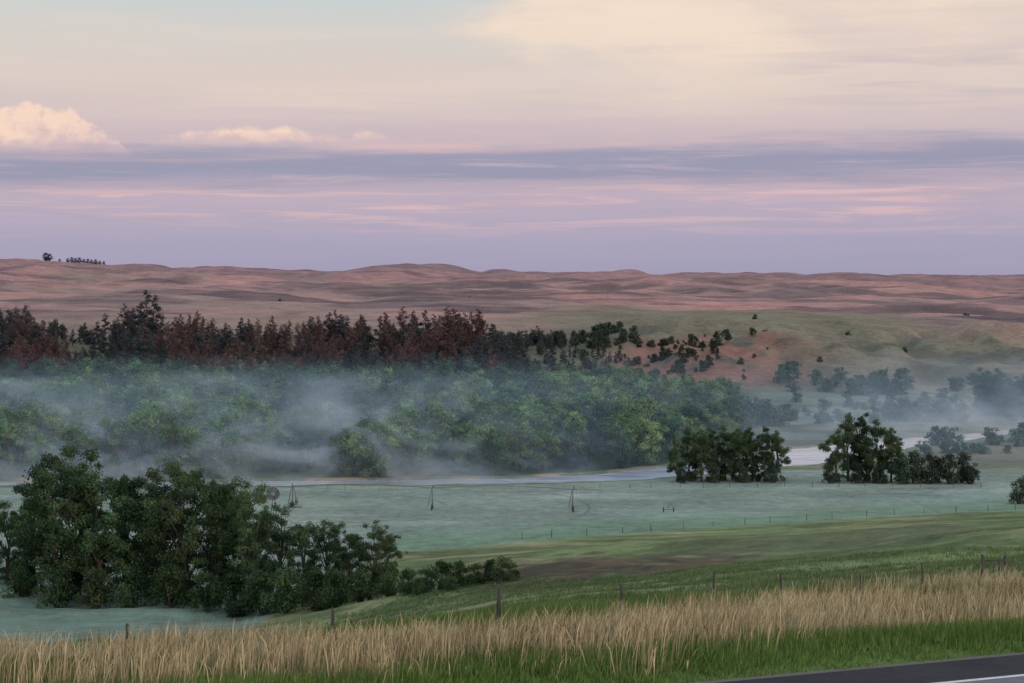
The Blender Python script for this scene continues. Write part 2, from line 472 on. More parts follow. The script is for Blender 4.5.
def broadleaf(seed, h, wid, nclump, nleaf, size, mat, low=.18, clr=.14):
    rs = np.random.RandomState(seed); B = Build()
    top = .78*h; lean = rs.normal(size=2)*.05*h
    T = [(lean[0]*s**2, lean[1]*s**2, -.4+s*(top+.4)) for s in np.linspace(0, 1, 6)]
    r0 = .018*h+.04
    B.tube(T, [r0*1.3, r0, r0*.85, r0*.65, r0*.45, r0*.2], 7)
    C = []; Rr = []
    nl = max(5, nclump//7)
    lobes = []
    for i in range(nl):
        an = i*2.4+rs.uniform(-.5, .5); zz = low+(.9-low)*(i+.5)/nl
        env = math.sin(math.pi*min(1, max(0.05, (zz-low*.4)/(1.12-low*.4))))**.6
        rr = wid*.5*env*rs.uniform(.3, .85)*(0.35 if i == nl-1 else 1)
        lobes.append((rr*math.cos(an), rr*math.sin(an), zz*h, wid*.24*rs.uniform(.7, 1.25)))
    for i in range(nclump):
        l = lobes[rs.randint(nl)]
        d = rs.normal(size=3); d /= np.linalg.norm(d)
        q = l[3]*rs.uniform(.3, 1.15)
        c = np.array([l[0]+d[0]*q, l[1]+d[1]*q, l[2]+d[2]*q*1.0])
        c[2] = min(max(c[2], low*h*.8), h*1.0)
        C.append(c); Rr.append(clr*wid*rs.uniform(.5, 1.25))
    C = np.array(C); Rr = np.array(Rr)
    C[:, 2] *= 1.0*h/(C[:, 2].max()+.05*h)
    for i, l in enumerate(lobes):
        s = min(.9, max(.15, l[2]/h*.75)); bz = s*top
        p0 = np.array([lean[0]*s**2, lean[1]*s**2, bz]); p1 = np.array(l[:3]); mid = (p0+p1)/2+np.array([0, 0, .03*h])
        B.tube([p0, mid, p1], [r0*.45, r0*.3, r0*.1], 5)
    for i in range(min(nclump, 22)):
        l = lobes[rs.randint(nl)]
        B.tube([np.array(l[:3]), C[i]], [r0*.1, r0*.03], 4)
    nb = B.n
    LV, LQ, LC = leaves(rs, C, Rr, nleaf, size)
    B.add(LV, LQ, 1)
    cols = np.concatenate([np.ones((nb, 4))*.5, LC])
    return B.mesh('tree_mesh_%d' % seed, [bark, mat], cols)

def pine(seed, h, wid, nleaf, size, mat, bare=.25):
    rs = np.random.RandomState(seed); B = Build()
    lean = rs.normal(size=2)*.03*h
    B.tube([(lean[0]*s*s, lean[1]*s*s, -.4+s*h) for s in np.linspace(0, 1, 6)], [.02*h, .017*h, .013*h, .01*h, .006*h, .002*h], 6)
    C = []; Rr = []
    nb_ = 36
    lob = rs.uniform(.5, 1.15, 7)
    for i in range(nb_):
        s = bare+(1-bare)*(i+rs.uniform())/nb_
        prof = min(1, (1.03-s)/(1-bare)*1.7)**.85*min(1, .5+(s-bare)*3)*lob[min(6, int((s-bare)/(1-bare)*7))]
        ln = wid*.5*prof*rs.uniform(.4, 1.15); an = rs.uniform(0, 6.283)
        p0 = np.array([lean[0]*s*s, lean[1]*s*s, s*h-.4])
        p1 = p0+np.array([math.cos(an)*ln, math.sin(an)*ln, ln*rs.uniform(-.1, .4)])
        B.tube([p0, p1], [.004*h, .0015*h], 4)
        for f in ((1.0, .65) if ln > wid*.2 else (1.0,)):
            C.append(p0+(p1-p0)*f); Rr.append(wid*.14*rs.uniform(.6, 1.3)*(.55+.45*min(1, prof*1.4)))
    C = np.array(C); Rr = np.array(Rr); nb = B.n
    LV, LQ, LC = leaves(rs, C, Rr, nleaf, size, .75)
    B.add(LV, LQ, 1)
    return B.mesh('pine_mesh_%d' % seed, [bark, mat], np.concatenate([np.ones((nb, 4))*.5, LC]))

def shrub(seed, h, wid, nleaf, size, mat, cone=.3):
    rs = np.random.RandomState(seed); B = Build(); C = []; Rr = []
    for i in range(5):
        an = i*1.3; B.tube([(0, 0, -.2), (math.cos(an)*wid*.15, math.sin(an)*wid*.15, h*.35), (math.cos(an)*wid*.25, math.sin(an)*wid*.25, h*.65)], [.03*h, .02*h, .008*h], 4)
    for i in range(34):
        z = rs.uniform(.08, .92); rr = wid*.5*(1-cone*z)*math.sqrt(max(0, 1-(z-.35)**2*1.9))*rs.uniform(.1, .85); an = rs.uniform(0, 6.28)
        C.append((rr*math.cos(an), rr*math.sin(an), z*h)); Rr.append(wid*.15*rs.uniform(.6, 1.2))
    nb = B.n
    LV, LQ, LC = leaves(rs, np.array(C), np.array(Rr), nleaf, size)
    B.add(LV, LQ, 1)
    return B.mesh('shrub_mesh_%d' % seed, [bark, mat], np.concatenate([np.ones((nb, 4))*.5, LC]))

def plant(name, me, x, y, s=1.0, sz=None, parent=None, sink=.15):
    o = add(name, me, parent, (x, y, hz(x, y)-sink))
    o.rotation_euler[2] = random.uniform(0, 6.28)
    o.scale = (s, s, sz if sz else s)
    return o

# near grove on the valley floor (unit height 16 m meshes)
NEAR = [broadleaf(100+i, 16, [9, 10, 8, 9.5][i], 110, 21000, .27, L_near, .08, .10) for i in range(4)]
grove = [(-25, 305, 15, 1), (5, 302, 13.5, 1), (32, 296, 17, 1), (54, 288, 20.5, 1.05), (76, 293, 22.5, 1), (100, 287, 19, 1), (122, 291, 18.5, .95),
         (144, 292, 18, 1), (166, 283, 20.5, 1), (188, 279, 20, 1), (212, 277, 18, .9), (234, 283, 18, .85), (252, 272, 16.2, .85),
         (278, 275, 14.2, .85), (302, 264, 11.2, .85), (326, 268, 11, .85), (346, 258, 9.2, .85), (371, 262, 10, .95), (388, 256, 8, .9)]
for i, (b, d, h, wk) in enumerate(grove):
    plant('cottonwood_tree', NEAR[i % 4], at(b, d), d, h/16*wk*(1.15 if h < 12 else 1), h/16*1.0)
SHR = [shrub(200+i, 4, 5, 3400, .25, L_near, .2) for i in range(3)]
for i, (b, d, h) in enumerate([(20, 292, 6), (55, 282, 6), (95, 279, 6), (130, 277, 6), (170, 272, 6), (205, 269, 5.5), (232, 266, 6), (262, 263, 6), (285, 258, 6),
                               (315, 256, 5.5), (335, 252, 5), (360, 249, 4.5), (388, 248, 4.3), (408, 246, 3.4), (425, 243, 3.2), (442, 241, 3.7), (460, 240, 3.2),
                               (476, 239, 2.8), (490, 240, 3.0), (505, 238, 3.2), (512, 241, 2.2), (418, 240, 2.3), (452, 237, 2.0)]):
    plant('willow_shrub', SHR[i % 3], at(b, d), d, h/4*.9, h/4)

# river-side trees
RIV = [broadleaf(300+i, 12, [6, 6.8, 7.4][i], 60, 8000, .32, L_near, .06, .12) for i in range(3)]
for i, (b, d, h) in enumerate([(678, 455, 10), (690, 457, 11.5), (702, 454, 12), (714, 457, 12.4), (726, 458, 12.4), (740, 455, 12), (753, 458, 12.6), (765, 454, 12.4), (777, 457, 11.5), (733, 460, 12), (696, 460, 10.5), (747, 461, 11.5)]):
    plant('cottonwood_tree', RIV[i % 3], at(b, d), d, h/12*.95, h/12*1.02)
for i, (b, d, h) in enumerate([(836, 452, 12), (849, 455, 15.5), (861, 458, 15.8), (880, 455, 14), (892, 452, 12.5), (870, 451, 11), (900, 455, 9)]):
    plant('cottonwood_tree', RIV[(i+1) % 3], at(b, d), d, h/12*.9, h/12*1.02)
CED = [shrub(400+i, 6, 6, 3200, .3, L_cedar, .35) for i in range(3)]
for i, (b, d, h) in enumerate([(902, 449, 7), (915, 451, 7.6), (928, 450, 7.2), (938, 453, 6.4), (950, 450, 7), (964, 452, 7.2), (973, 449, 5), (830, 450, 5), (1020, 404, 5.6), (1032, 406, 6.5), (857, 449, 5), (880, 449, 5),
                               (684, 452, 4), (715, 452, 4), (745, 452, 4), (772, 452, 4)]):
    plant('cedar_tree', CED[i % 3], at(b, d), d, h/6*.95, h/6)

# river forest
forest = empty('cottonwood_forest')
FOR = [broadleaf(500+i, 14, [9, 10, 8.5, 11, 9.5][i], 48, 4600, .46, L_far, .06, .125) for i in range(5)]
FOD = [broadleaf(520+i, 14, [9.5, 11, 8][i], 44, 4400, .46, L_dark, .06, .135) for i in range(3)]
cnt = 0
for yy in np.arange(458, 752, 7.5):
    for bb in np.arange(-120, 760, 7.5*F/yy):
        y = yy+random.uniform(-4.5, 4.5); b = bb+random.uniform(-4.5, 4.5)*F/yy; x = at(b, y)
        c_, w_ = river_c(np.array([x]))
        if y < c_[0]+w_[0]+5+6*vnoise(x/14., 0., 8): continue
        if b > 740: continue
        if b > 560 and y > np.interp(b, [560, 640, 740], [752, 720, 660]): continue
        big = fbm(np.array([x/26.]), np.array([y/30.]), 91, 3)[0]
        if big < .24: continue
        h = (8.5+11*big)*random.uniform(.8, 1.15)*(1-.2*(b > 640))
        if y < 490: h *= .8
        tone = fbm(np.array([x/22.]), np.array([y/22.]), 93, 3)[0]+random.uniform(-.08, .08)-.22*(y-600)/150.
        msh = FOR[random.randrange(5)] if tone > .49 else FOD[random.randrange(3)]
        plant('tree', msh, x, y, h/14*random.uniform(.95, 1.25), h/14, forest); cnt += 1
print('forest', cnt)
scrub = empty('meadow_scrub')
FSH = [shrub(600+i, 5, 6.5, 1200, .5, L_dark, .2) for i in range(3)]
for bb, dd, n, sb, sd, h0, h1 in [(765, 640, 16, 18, 15, 4, 8), (868, 775, 12, 11, 8, 4, 7.5), (792, 810, 10, 9, 14, 3, 7.5), (890, 790, 12, 12, 8, 4, 8), (825, 800, 7, 10, 14, 3, 6),
                                  (930, 655, 18, 18, 10, 4, 9), (1005, 690, 22, 16, 15, 10, 15), (1045, 640, 8, 16, 12, 10, 15), (830, 660, 8, 25, 20, 2, 4), (985, 790, 7, 20, 14, 4, 6),
                                  (900, 730, 10, 45, 20, 2, 4.5), (810, 720, 8, 25, 20, 2, 4), (960, 530, 10, 30, 8, 1.5, 3.5), (1000, 560, 10, 22, 5, 3, 6)]:
    for i in range(n):
        b = random.gauss(bb, sb); d = random.gauss(dd, sd); h = random.uniform(h0, h1)
        c_, w_ = river_c(np.array([at(b, d)]))
        if abs(d-c_[0]) < w_[0]+3: continue
        plant('scrub', (FOD[i % 3] if h > 7 else FSH[i % 3]), at(b, d), d, h/(14 if h > 7 else 5)*1.1, h/(14 if h > 7 else 5), scrub)

# bluff pines
pines = empty('pine_woodland')
PIN = [pine(700+i, 15, [7.5, 8.5, 6.5][i], 2200, .5, L_pine, .15) for i in range(3)]
RUS = [pine(720+i, 15, [7.5, 8, 6.5][i], 2000, .48, L_rust, .1) for i in range(3)]
ROU = [shrub(740+i, 9, 9, 1800, .55, L_pine, .4) for i in range(2)]
for i in range(1300):
    b = random.uniform(-90, 630); d = random.uniform(765, 960); x = at(b, d)
    lim = np.interp(b, [0, 300, 560, 640], [955, 950, 925, 880])
    if d > lim: continue
    dens = fbm(np.array([x/28.]), np.array([d/40.]), 95, 3)[0]
    if dens < .31: continue
    mx = np.interp(b, [-90, 0, 50, 70, 100, 130, 200, 240, 380, 440, 490, 525, 560, 630], [17, 17, 15, 8, 11, 16, 13, 11, 15, 17, 17.5, 10, 7, 5])
    rust = fbm(np.array([x/22.+40]), np.array([d/60.]), 97, 2)[0]+.10*math.exp(-((b-420)/120)**2)+random.uniform(-.12, .12) > .54
    h = mx*random.uniform(.55, 1.08)
    if rust: plant('dead_pine', RUS[i % 3], x, d, h/15*1.05, h/15, pines)
    elif random.random() < .3: plant('juniper', ROU[i % 2], x, d, h*.65/9, h*.65/9, pines)
    else: plant('pine', PIN[i % 3], x, d, h/15*1.05, h/15, pines)
for b, d, h in [(146, 925, 26), (153, 932, 23), (140, 920, 21), (124, 930, 19), (132, 935, 17), (458, 900, 19), (478, 905, 19.5), (438, 905, 17), (386, 905, 18), (30, 900, 17), (12, 905, 17)]:
    plant('pine', (PIN if b < 200 and b != 124 else RUS)[b % 3], at(b, d), d, h/15*.9, h/15, pines)
jun = empty('hillside_junipers')
JS = [shrub(800+i, 5, 5.5, 700, .6, L_cedar, .3) for i in range(2)]
for i in range(130):
    b = random.gauss(678, 38); d = random.uniform(805, 925); h = 1.3+3.6*random.random()**2
    if b > 790: continue
    plant('juniper', JS[i % 2], at(b, d), d, h/5*1.1, h/5, jun)
for i in range(60):
    b = random.uniform(510, 640); d = random.uniform(910, 960); h = random.uniform(3, 6.5)
    plant('juniper', JS[i % 2], at(b, d), d, h/5, h/5, jun)
for b, d, h in [(755, 1150, 3.5), (965, 1500, 4), (968, 1490, 3), (765, 930, 4.5), (760, 935, 4), (848, 960, 4), (820, 850, 3), (905, 900, 3), (280, 1700, 3), (470, 2000, 3.5)]:
    plant('juniper', JS[0], at(b, d), d, h/5, h/5, jun)
for b, h in [(46, 17), (50, 15), (68, 9), (72, 11), (76, 10), (80, 12), (84, 9), (88, 10), (92, 9), (96, 11), (100, 8), (104, 8), (60, 6)]:
    ds = np.arange(3200, 4900, 25.); el_ = (H(at(b, ds), ds)-CAMZ)/ds; d = float(ds[int(np.argmax(el_))])
    plant('tree', ROU[0], at(b, d), d, h/9*1.4, h/9, jun, .5)

# ---------------------------------------------------------------- grasses
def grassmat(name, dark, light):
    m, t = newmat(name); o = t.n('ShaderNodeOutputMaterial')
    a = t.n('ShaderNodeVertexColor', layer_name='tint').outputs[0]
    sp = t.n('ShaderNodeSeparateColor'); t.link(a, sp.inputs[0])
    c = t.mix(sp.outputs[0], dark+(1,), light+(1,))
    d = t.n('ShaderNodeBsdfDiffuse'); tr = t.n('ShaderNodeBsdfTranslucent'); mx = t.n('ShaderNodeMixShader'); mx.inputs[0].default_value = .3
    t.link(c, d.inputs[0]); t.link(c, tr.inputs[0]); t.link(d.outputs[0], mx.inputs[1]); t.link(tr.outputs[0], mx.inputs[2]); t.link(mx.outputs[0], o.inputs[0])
    return m
def blades(name, x, y, h, w, mat, lean=.25, head=False):
    n = len(x); z = H(x, y)-.03
    an = R.uniform(0, 2*math.pi, n); la = R.uniform(0, 2*math.pi, n); ll = h*lean*np.abs(R.normal(size=n))
    wx = np.cos(an)*w/2; wy = np.sin(an)*w/2; lx = np.cos(la)*ll+.1*h; ly = np.sin(la)*ll
    B0 = np.stack([x-wx, y-wy, z], 1); B1 = np.stack([x+wx, y+wy, z], 1)
    k = .8 if head else .5; wk = 1.3 if head else .9
    M1 = np.stack([x+wx*wk+lx*.55, y+wy*wk+ly*.55, z+h*k], 1); M0 = np.stack([x-wx*wk+lx*.55, y-wy*wk+ly*.55, z+h*k], 1)
    T1 = np.stack([x+lx+wx*.2, y+ly+wy*.2, z+h], 1); T0 = np.stack([x+lx-wx*.2, y+ly-wy*.2, z+h], 1)
    V = np.stack([B0, B1, M1, M0, T1, T0], 1).reshape(-1, 3)
    i = np.arange(n)*6
    Q = np.stack([np.stack([i, i+1, i+2, i+3], 1), np.stack([i+3, i+2, i+4, i+5], 1)], 1).reshape(-1)
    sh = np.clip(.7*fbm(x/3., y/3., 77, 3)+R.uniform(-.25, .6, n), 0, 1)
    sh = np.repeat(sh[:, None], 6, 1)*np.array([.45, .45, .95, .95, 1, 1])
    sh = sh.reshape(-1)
    me = np_mesh(name, V, Q, 4, np.stack([sh, sh, sh, np.ones_like(sh)], 1)); me.materials.append(mat)
    return add(name, me)
def scatter(n, y0, y1, tuft, um=.31, sp_=.2):
    k = max(1, n//tuft)
    cy = R.uniform(y0, y1, k*2); keep = R.uniform(0, 1, len(cy)) < cy/y1; cy = cy[keep]
    cx = R.uniform(-um, um, len(cy))*cy
    x = np.repeat(cx, tuft)+R.normal(size=len(cx)*tuft)*sp_; y = np.repeat(cy, tuft)+R.normal(size=len(cx)*tuft)*sp_
    return x, y
G_gold = grassmat('dry_grass', (.16, .12, .06), (.72, .59, .36))
G_green = grassmat('green_grass', (.05, .09, .02), (.19, .29, .08))
G_slope = grassmat('pasture_grass', (.065, .105, .035), (.21, .27, .115))
x, y = scatter(230000, 39, 104, 9, .31, .3)
s, w = road_sw(x, y); n3 = fbm(x/5., y/5., 54, 3); n7 = fbm(x/7., y/3., 56, 3); n8 = fbm(x/1.6, y/1.6, 66, 2)
ge = gold_end(x, y); wg = green_w(x)
tall = R.uniform(0, 1, len(x)) < .08
k = (y < ge+R.uniform(-5, 8, len(x))) & (w > wg+6*(n3-.5)+R.uniform(-2.0, 2.0, len(x))) & (w > .8) & (R.uniform(0, 1, len(x)) < np.clip(.05+3.2*(n7-.42)+1.7*(n8-.5), 0.06, .95))
hh = np.where(tall, R.uniform(.7, 1.3, len(x)), R.uniform(.12, .95, len(x))*(.25+.9*n3+.7*n8))
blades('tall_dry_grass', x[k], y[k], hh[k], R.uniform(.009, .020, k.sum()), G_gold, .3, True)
x, y = scatter(440000, 37, 96, 8)
s, w = road_sw(x, y); n3 = fbm(x/5., y/5., 54, 3); wg = green_w(x)
k = (w > .2) & ((w < wg+2+5*(n3-.5)) | (R.uniform(0, 1, len(x)) < .65))
hh = R.uniform(.12, .48, len(x))*(.4+.6*sst(w, 0.2, 3))
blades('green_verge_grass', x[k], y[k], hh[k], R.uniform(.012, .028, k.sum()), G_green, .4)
x, y = scatter(260000, 66, 240, 10)
n1 = fbm(x/14., y/9., 51, 4)
k = (y > gold_end(x, y)-6) & (R.uniform(0, 1, len(x)) < -.15+1.6*n1) & ~((((image_col(x, y)-610)/140)**2+((y-258)/30)**2) < .8)
blades('pasture_grass', x[k], y[k], R.uniform(.12, .42, k.sum()), R.uniform(.03, .07, k.sum()), G_slope, .4)

# ---------------------------------------------------------------- fences
wood = simple('weathered_wood', (.055, .047, .042), .95, 0, .4, 6)
steel = simple('galvanised_steel', (.14, .145, .16), .55, .5, .2, 4)
wire = simple('rusty_wire', (.14, .11, .10), .6, .6, .3, 5)
def fence(name, pts, step, hp, rad, brace=(), wires=4):
    e = empty(name); B = Build(); W = Build(); tops = []
    pts = np.array(pts, float); seg = np.linalg.norm(np.diff(pts, axis=0), axis=1); L = np.concatenate([[0], np.cumsum(seg)])
    n = int(L[-1]/step)
    for i in range(n+1):
        l = i*step+random.uniform(-.9, .9); x = np.interp(l, L, pts[:, 0]); y = np.interp(l, L, pts[:, 1]); z = hz(x, y)
        r = rad*random.uniform(.6, 1.25); h = hp*random.uniform(.85, 1.1); tx, ty = random.gauss(0, .06), random.gauss(0, .04)
        B.tube([(x, y, z-.4), (x+tx*.5, y+ty, z+h*.5), (x+tx, y+ty, z+h), (x+tx, y+ty, z+h+.03)], [r*1.1, r, r*.95, r*.3], 8)
        tops.append((x, y, z))
    for x_, y_ in brace:
        z = hz(x_, y_); B.tube([(x_, y_, z-.4), (x_, y_, z+hp*1.15), (x_, y_, z+hp*1.18)], [rad*1.6, rad*1.5, rad*.4], 8)
    for a, b_ in zip(brace[:-1], brace[1:]):
        B.tube([(a[0], a[1], hz(*a)+hp*.95), (b_[0], b_[1], hz(*b_)+hp*.95)], rad*.8, 6)
        B.tube([(a[0], a[1], hz(*a)+.15), (b_[0], b_[1], hz(*b_)+hp*.9)], rad*.3, 4)
    for k_ in range(wires):
        q = hp*(.3+.62*k_/(max(1, wires-1)))
        for a, b_ in zip(tops[:-1], tops[1:]):
            mid = ((a[0]+b_[0])/2, (a[1]+b_[1])/2, (a[2]+b_[2])/2+q-.05)
            W.tube([(a[0], a[1]-rad, a[2]+q), mid, (b_[0], b_[1]-rad, b_[2]+q)], .004, 4)
    add('posts', B.mesh('posts', [wood]), e); add('wires', W.mesh('wires', [wire]), e)
fence('barbed_wire_fence', [(-40, 70), (-22, 72), (-10, 75), (1, 77), (6, 82), (14, 93), (25, 104), (50, 116)], 6.6, 1.3, .065, [(24.6, 103.7), (26.0, 104.6)])
fence('field_fence', [(at(520, 344), 344), (at(640, 352), 352), (at(768, 366), 366), (at(900, 376), 376), (at(1100, 390), 390)], 6.5, 1.2, .06)
fence('river_pasture_fence', [(at(600, 439), 439), (at(780, 443), 443), (at(1000, 440), 440)], 6, 1.2, .06)

# ---------------------------------------------------------------- irrigator
e = empty('center_pivot_irrigator'); B = Build(); T = Build()
tow = [PIV, (at(432, 398), 398.0), (at(573, 394), 394.0)]
PH = 4.3
black = simple('tyre_rubber', (.025, .025, .027), .9)
for i, (x, y) in enumerate(tow):
    z = hz(x, y)
    if i == 0:
        for sx, sy in ((-1, -1), (1, -1), (1, 1), (-1, 1)):
            B.tube([(x+sx*1.0, y+sy*1.0, z), (x+sx*.2, y+sy*.2, z+PH)], .05, 6)
        B.box((x, y, z+.1), (3.4, 3.4, .2)); B.tube([(x, y, z), (x, y, z+PH+.5)], .1, 8)
        B.box((x+.9, y-.9, z+1.5), (.6, .3, 1.0))
    else:
        for sy in (-1, 1):
            B.tube([(x, y+sy*1.9, z+.7), (x, y+sy*.1, z+PH)], .08, 6)
            B.tube([(x-.8, y+sy*1.9, z+.7), (x-.1, y+sy*.2, z+PH)], .045, 5)
            an = np.linspace(0, 2*math.pi, 17)
            T.tube([(x, y+sy*1.9+.52*math.cos(q), z+.62+.52*math.sin(q)) for q in an], .14, 8)
            T.tube([(x-.12, y+sy*1.9, z+.62), (x+.12, y+sy*1.9, z+.62)], [.3, .3], 10)
        B.tube([(x, y-1.9, z+.75), (x, y+1.9, z+.75)], .08, 6); B.box((x, y, z+.9), (.4, .6, .35))
        B.tube([(x, y-.9, z+2.4), (x, y+.9, z+2.4)], .04, 5); B.box((x+.2, y-.2, z+PH+.35), (.3, .25, .45))
zz = PH
for (a, b_) in zip(tow, tow[1:]+[(at(640, 391), 391.0)]):
    a = np.array([a[0], a[1], hz(*a)+zz]); b3 = np.array([b_[0], b_[1], hz(*b_)+zz]); P = []
    last = b_[0] > tow[-1][0]
    if last: b3 = a+(b3-a)*.45
    for s_ in np.linspace(0, 1, 9):
        P.append(a+(b3-a)*s_+np.array([0, 0, .55*math.sin(math.pi*s_)*(not last)]))
    B.tube(P, .06, 8)
    if not last:
        for j in range(1, 8):
            c_ = P[j]-np.array([0, 0, 1.0*math.sin(math.pi*j/8)+.15])
            for sy in (-.45, .45):
                B.tube([P[j], c_+np.array([0, sy, 0])], .015, 4)
                if j > 1: B.tube([prev+np.array([0, sy, 0]), c_+np.array([0, sy, 0])], .012, 4)
                else: B.tube([a, c_+np.array([0, sy, 0])], .012, 4)
                if j == 7: B.tube([c_+np.array([0, sy, 0]), b3], .012, 4)
            B.tube([c_+np.array([0, -.45, 0]), c_+np.array([0, .45, 0])], .015, 4); prev = c_
    for j in range(1, 9):
        B.tube([P[j], P[j]-np.array([0, 0, 2.0])], .012, 4)
add('frame_and_pipe', B.mesh('frame', [steel]), e); add('wheels', T.mesh('wheels', [black]), e)

# windmill
e = empty('windmill'); wx, wy = at(273, 345), 345.0; z = hz(wx, wy); B = Build(); hh = 8.4
for sx, sy in ((-1, -1), (1, -1), (1, 1), (-1, 1)):
    B.tube([(wx+sx*1.1, wy+sy*1.1, z-.2), (wx+sx*.12, wy+sy*.12, z+hh)], .06, 5)
for q in (.15, .35, .55, .75):
    r = 1.1-(1.1-.12)*q
    c4 = [(wx-r, wy-r, z+q*hh), (wx+r, wy-r, z+q*hh), (wx+r, wy+r, z+q*hh), (wx-r, wy+r, z+q*hh)]
    for i in range(4):
        B.tube([c4[i], c4[(i+1) % 4]], .035, 4)
        B.tube([c4[i], (c4[(i+1) % 4][0], c4[(i+1) % 4][1], z+(q-.15)*hh)], .02, 4)
add('lattice_tower', B.mesh('lattice', [steel]), e)
B = Build(); cz = z+hh+.35
for i in range(18):
    a = 2*math.pi*i/18; ca, sa = math.cos(a), math.sin(a)
    V = []
    for r, hw in ((.35, .05), (1.15, .13)):
        for sg in (-1, 1):
            V.append((wx+ca*r-sa*hw*sg, wy-.5+.08*sg, cz+sa*r+ca*hw*sg))
    B.add(np.array(V), [(0, 1, 3, 2)])
an = np.linspace(0, 2*math.pi, 25)
for r in (.4, 1.0): B.tube([(wx+r*math.cos(q), wy-.42, cz+r*math.sin(q)) for q in an], .02, 4)
B.tube([(wx, wy-.6, cz), (wx, wy+.3, cz)], .14, 8); B.tube([(wx, wy, cz), (wx+.4, wy+1.9, cz)], .035, 4)
B.box((wx+.45, wy+2.0, cz), (.06, .9, .7))
add('rotor_and_vane', B.mesh('rotor', [simple('dark_blades', (.04, .04, .045), .7, .2)]), e)
e = empty('sprinkler_cart'); cx, cy = at(669, 391), 391.0; z = hz(cx, cy); B = Build(); T = Build()
B.tube([(cx-1, cy, z+.55), (cx+1, cy, z+.55)], .07, 6); B.tube([(cx, cy-.9, z+.55), (cx, cy+.7, z+.55)], .06, 6)
B.tube([(cx, cy, z+.55), (cx, cy, z+1.4)], .07, 6); B.tube([(cx, cy, z+1.35), (cx+.8, cy, z+1.75)], .05, 6)
for sx in (-1, 1):
    an = np.linspace(0, 2*math.pi, 15); T.tube([(cx+sx, cy+.42*math.cos(q), z+.5+.42*math.sin(q)) for q in an], .1, 6)
    B.tube([(cx+sx-.08, cy, z+.5), (cx+sx+.08, cy, z+.5)], .2, 8)
add('frame', B.mesh('cartframe', [steel]), e); add('wheels', T.mesh('cartwheels', [black]), e)

# ---------------------------------------------------------------- mist
def mist(name, x0, x1, y0, y1, z0, z1, dens, rate):
    B = Build(); B.box(((x0+x1)/2, (y0+y1)/2, (z0+z1)/2), (x1-x0, y1-y0, z1-z0))
    m, t = newmat(name+'_vapour'); o = t.n('ShaderNodeOutputMaterial'); v = t.n('ShaderNodeVolumeScatter')
    v.inputs['Color'].default_value = (.54, .76, 1.0, 1); v.inputs['Anisotropy'].default_value = 0.0
    g = t.n('ShaderNodeTexCoord').outputs['Object']
    sp = t.n('ShaderNodeSeparateXYZ'); t.link(g, sp.inputs[0])
    X, Y, Z = sp.outputs
    t.put(dens(t, X, Y, Z), v.inputs['Density'])
    t.link(v.outputs[0], o.inputs['Volume'])
    try: m.cycles.volume_step_rate = rate
    except Exception as ex: print(ex)
    me = B.mesh(name, [m]); return add(name, me)
def d1(t, X, Y, Z):
    n = t.noise(t.vec(t.m('MULTIPLY', X, .055), t.m('MULTIPLY', Y, .03), t.m('MULTIPLY', t.m('ADD', Z, t.m('MULTIPLY', X, .16)), .10)), 1.0, 3, .62, .8)
    left = t.m('MULTIPLY', t.m('SUBTRACT', 1.0, t.ss(X, -35, 34)), t.m('SUBTRACT', 1.0, t.ss(Y, 490, 540)))
    right = t.m('MULTIPLY', t.ss(X, 84, 130), t.ss(Y, 535, 575))
    reg = t.m('ADD', .06, t.m('ADD', left, t.m('MULTIPLY', right, .34)))
    fall = t.m('POWER', 2.718, t.m('MULTIPLY', Z, -.12))
    core = t.m('MULTIPLY', t.m('ADD', .12, t.ss(n, .42, .70)), t.m('MULTIPLY', reg, fall))
    hazev = t.m('POWER', 2.718, t.m('MULTIPLY', Z, -.06))
    return t.m('ADD', t.m('MULTIPLY', core, .085), t.m('MULTIPLY', t.m('MULTIPLY', hazev, t.ss(Y, 470, 500)), .0014))
mist('river_mist', -190, 230, 450, 660, -.25, 23, d1, 1.1)

# ---------------------------------------------------------------- world
w = bpy.data.worlds.new('World'); scene.world = w; w.use_nodes = True
w.node_tree.nodes.clear(); t = NT(w.node_tree)
o = t.n('ShaderNodeOutputWorld')
SUN_EL, SUN_AZ = 9.0, 137.0     # azimuth clockwise from +Y (behind-right of the view)
g = t.n('ShaderNodeTexCoord').outputs['Generated']; sp = t.n('ShaderNodeSeparateXYZ'); t.link(g, sp.inputs[0])
X, Y, Z = sp.outputs
az = t.m('ARCTAN2', X, Y); el = Z
st = t.noise(t.vec(t.m('MULTIPLY', az, 5.), t.m('MULTIPLY', el, 75.), 0.), 1.0, 6, .6, .3)
st2 = t.noise(t.vec(t.m('MULTIPLY', az, 9.), t.m('MULTIPLY', el, 160.), 3.), 1.0, 6, .65, .5)
big = t.noise(t.vec(t.m('MULTIPLY', az, 5.), t.m('MULTIPLY', el, 14.), 9.), 1.0, 5, .55, .2)
e1 = t.m('ADD', el, t.m('MULTIPLY', t.m('SUBTRACT', st, .5), .022))
fac = t.m('DIVIDE', e1, .2)
base = t.ramp(fac, [(0, s2l(159, 155, 183)), (.11, s2l(170, 164, 189)), (.19, s2l(185, 171, 191)), (.27, s2l(198, 177, 190)),
                    (.35, s2l(200, 183, 191)), (.42, s2l(211, 193, 194)), (.50, s2l(220, 204, 196)), (.62, s2l(212, 207, 202)), (.75, s2l(193, 209, 212)), (1, s2l(188, 207, 216))])
pk = t.m('MULTIPLY', t.ss(st2, .48, .62), t.m('MULTIPLY', t.ss(el, .018, .045), t.m('SUBTRACT', 1.0, t.ss(el, .062, .085))))
c = t.mix(t.m('MULTIPLY', pk, .85), base, s2l(225, 188, 188))
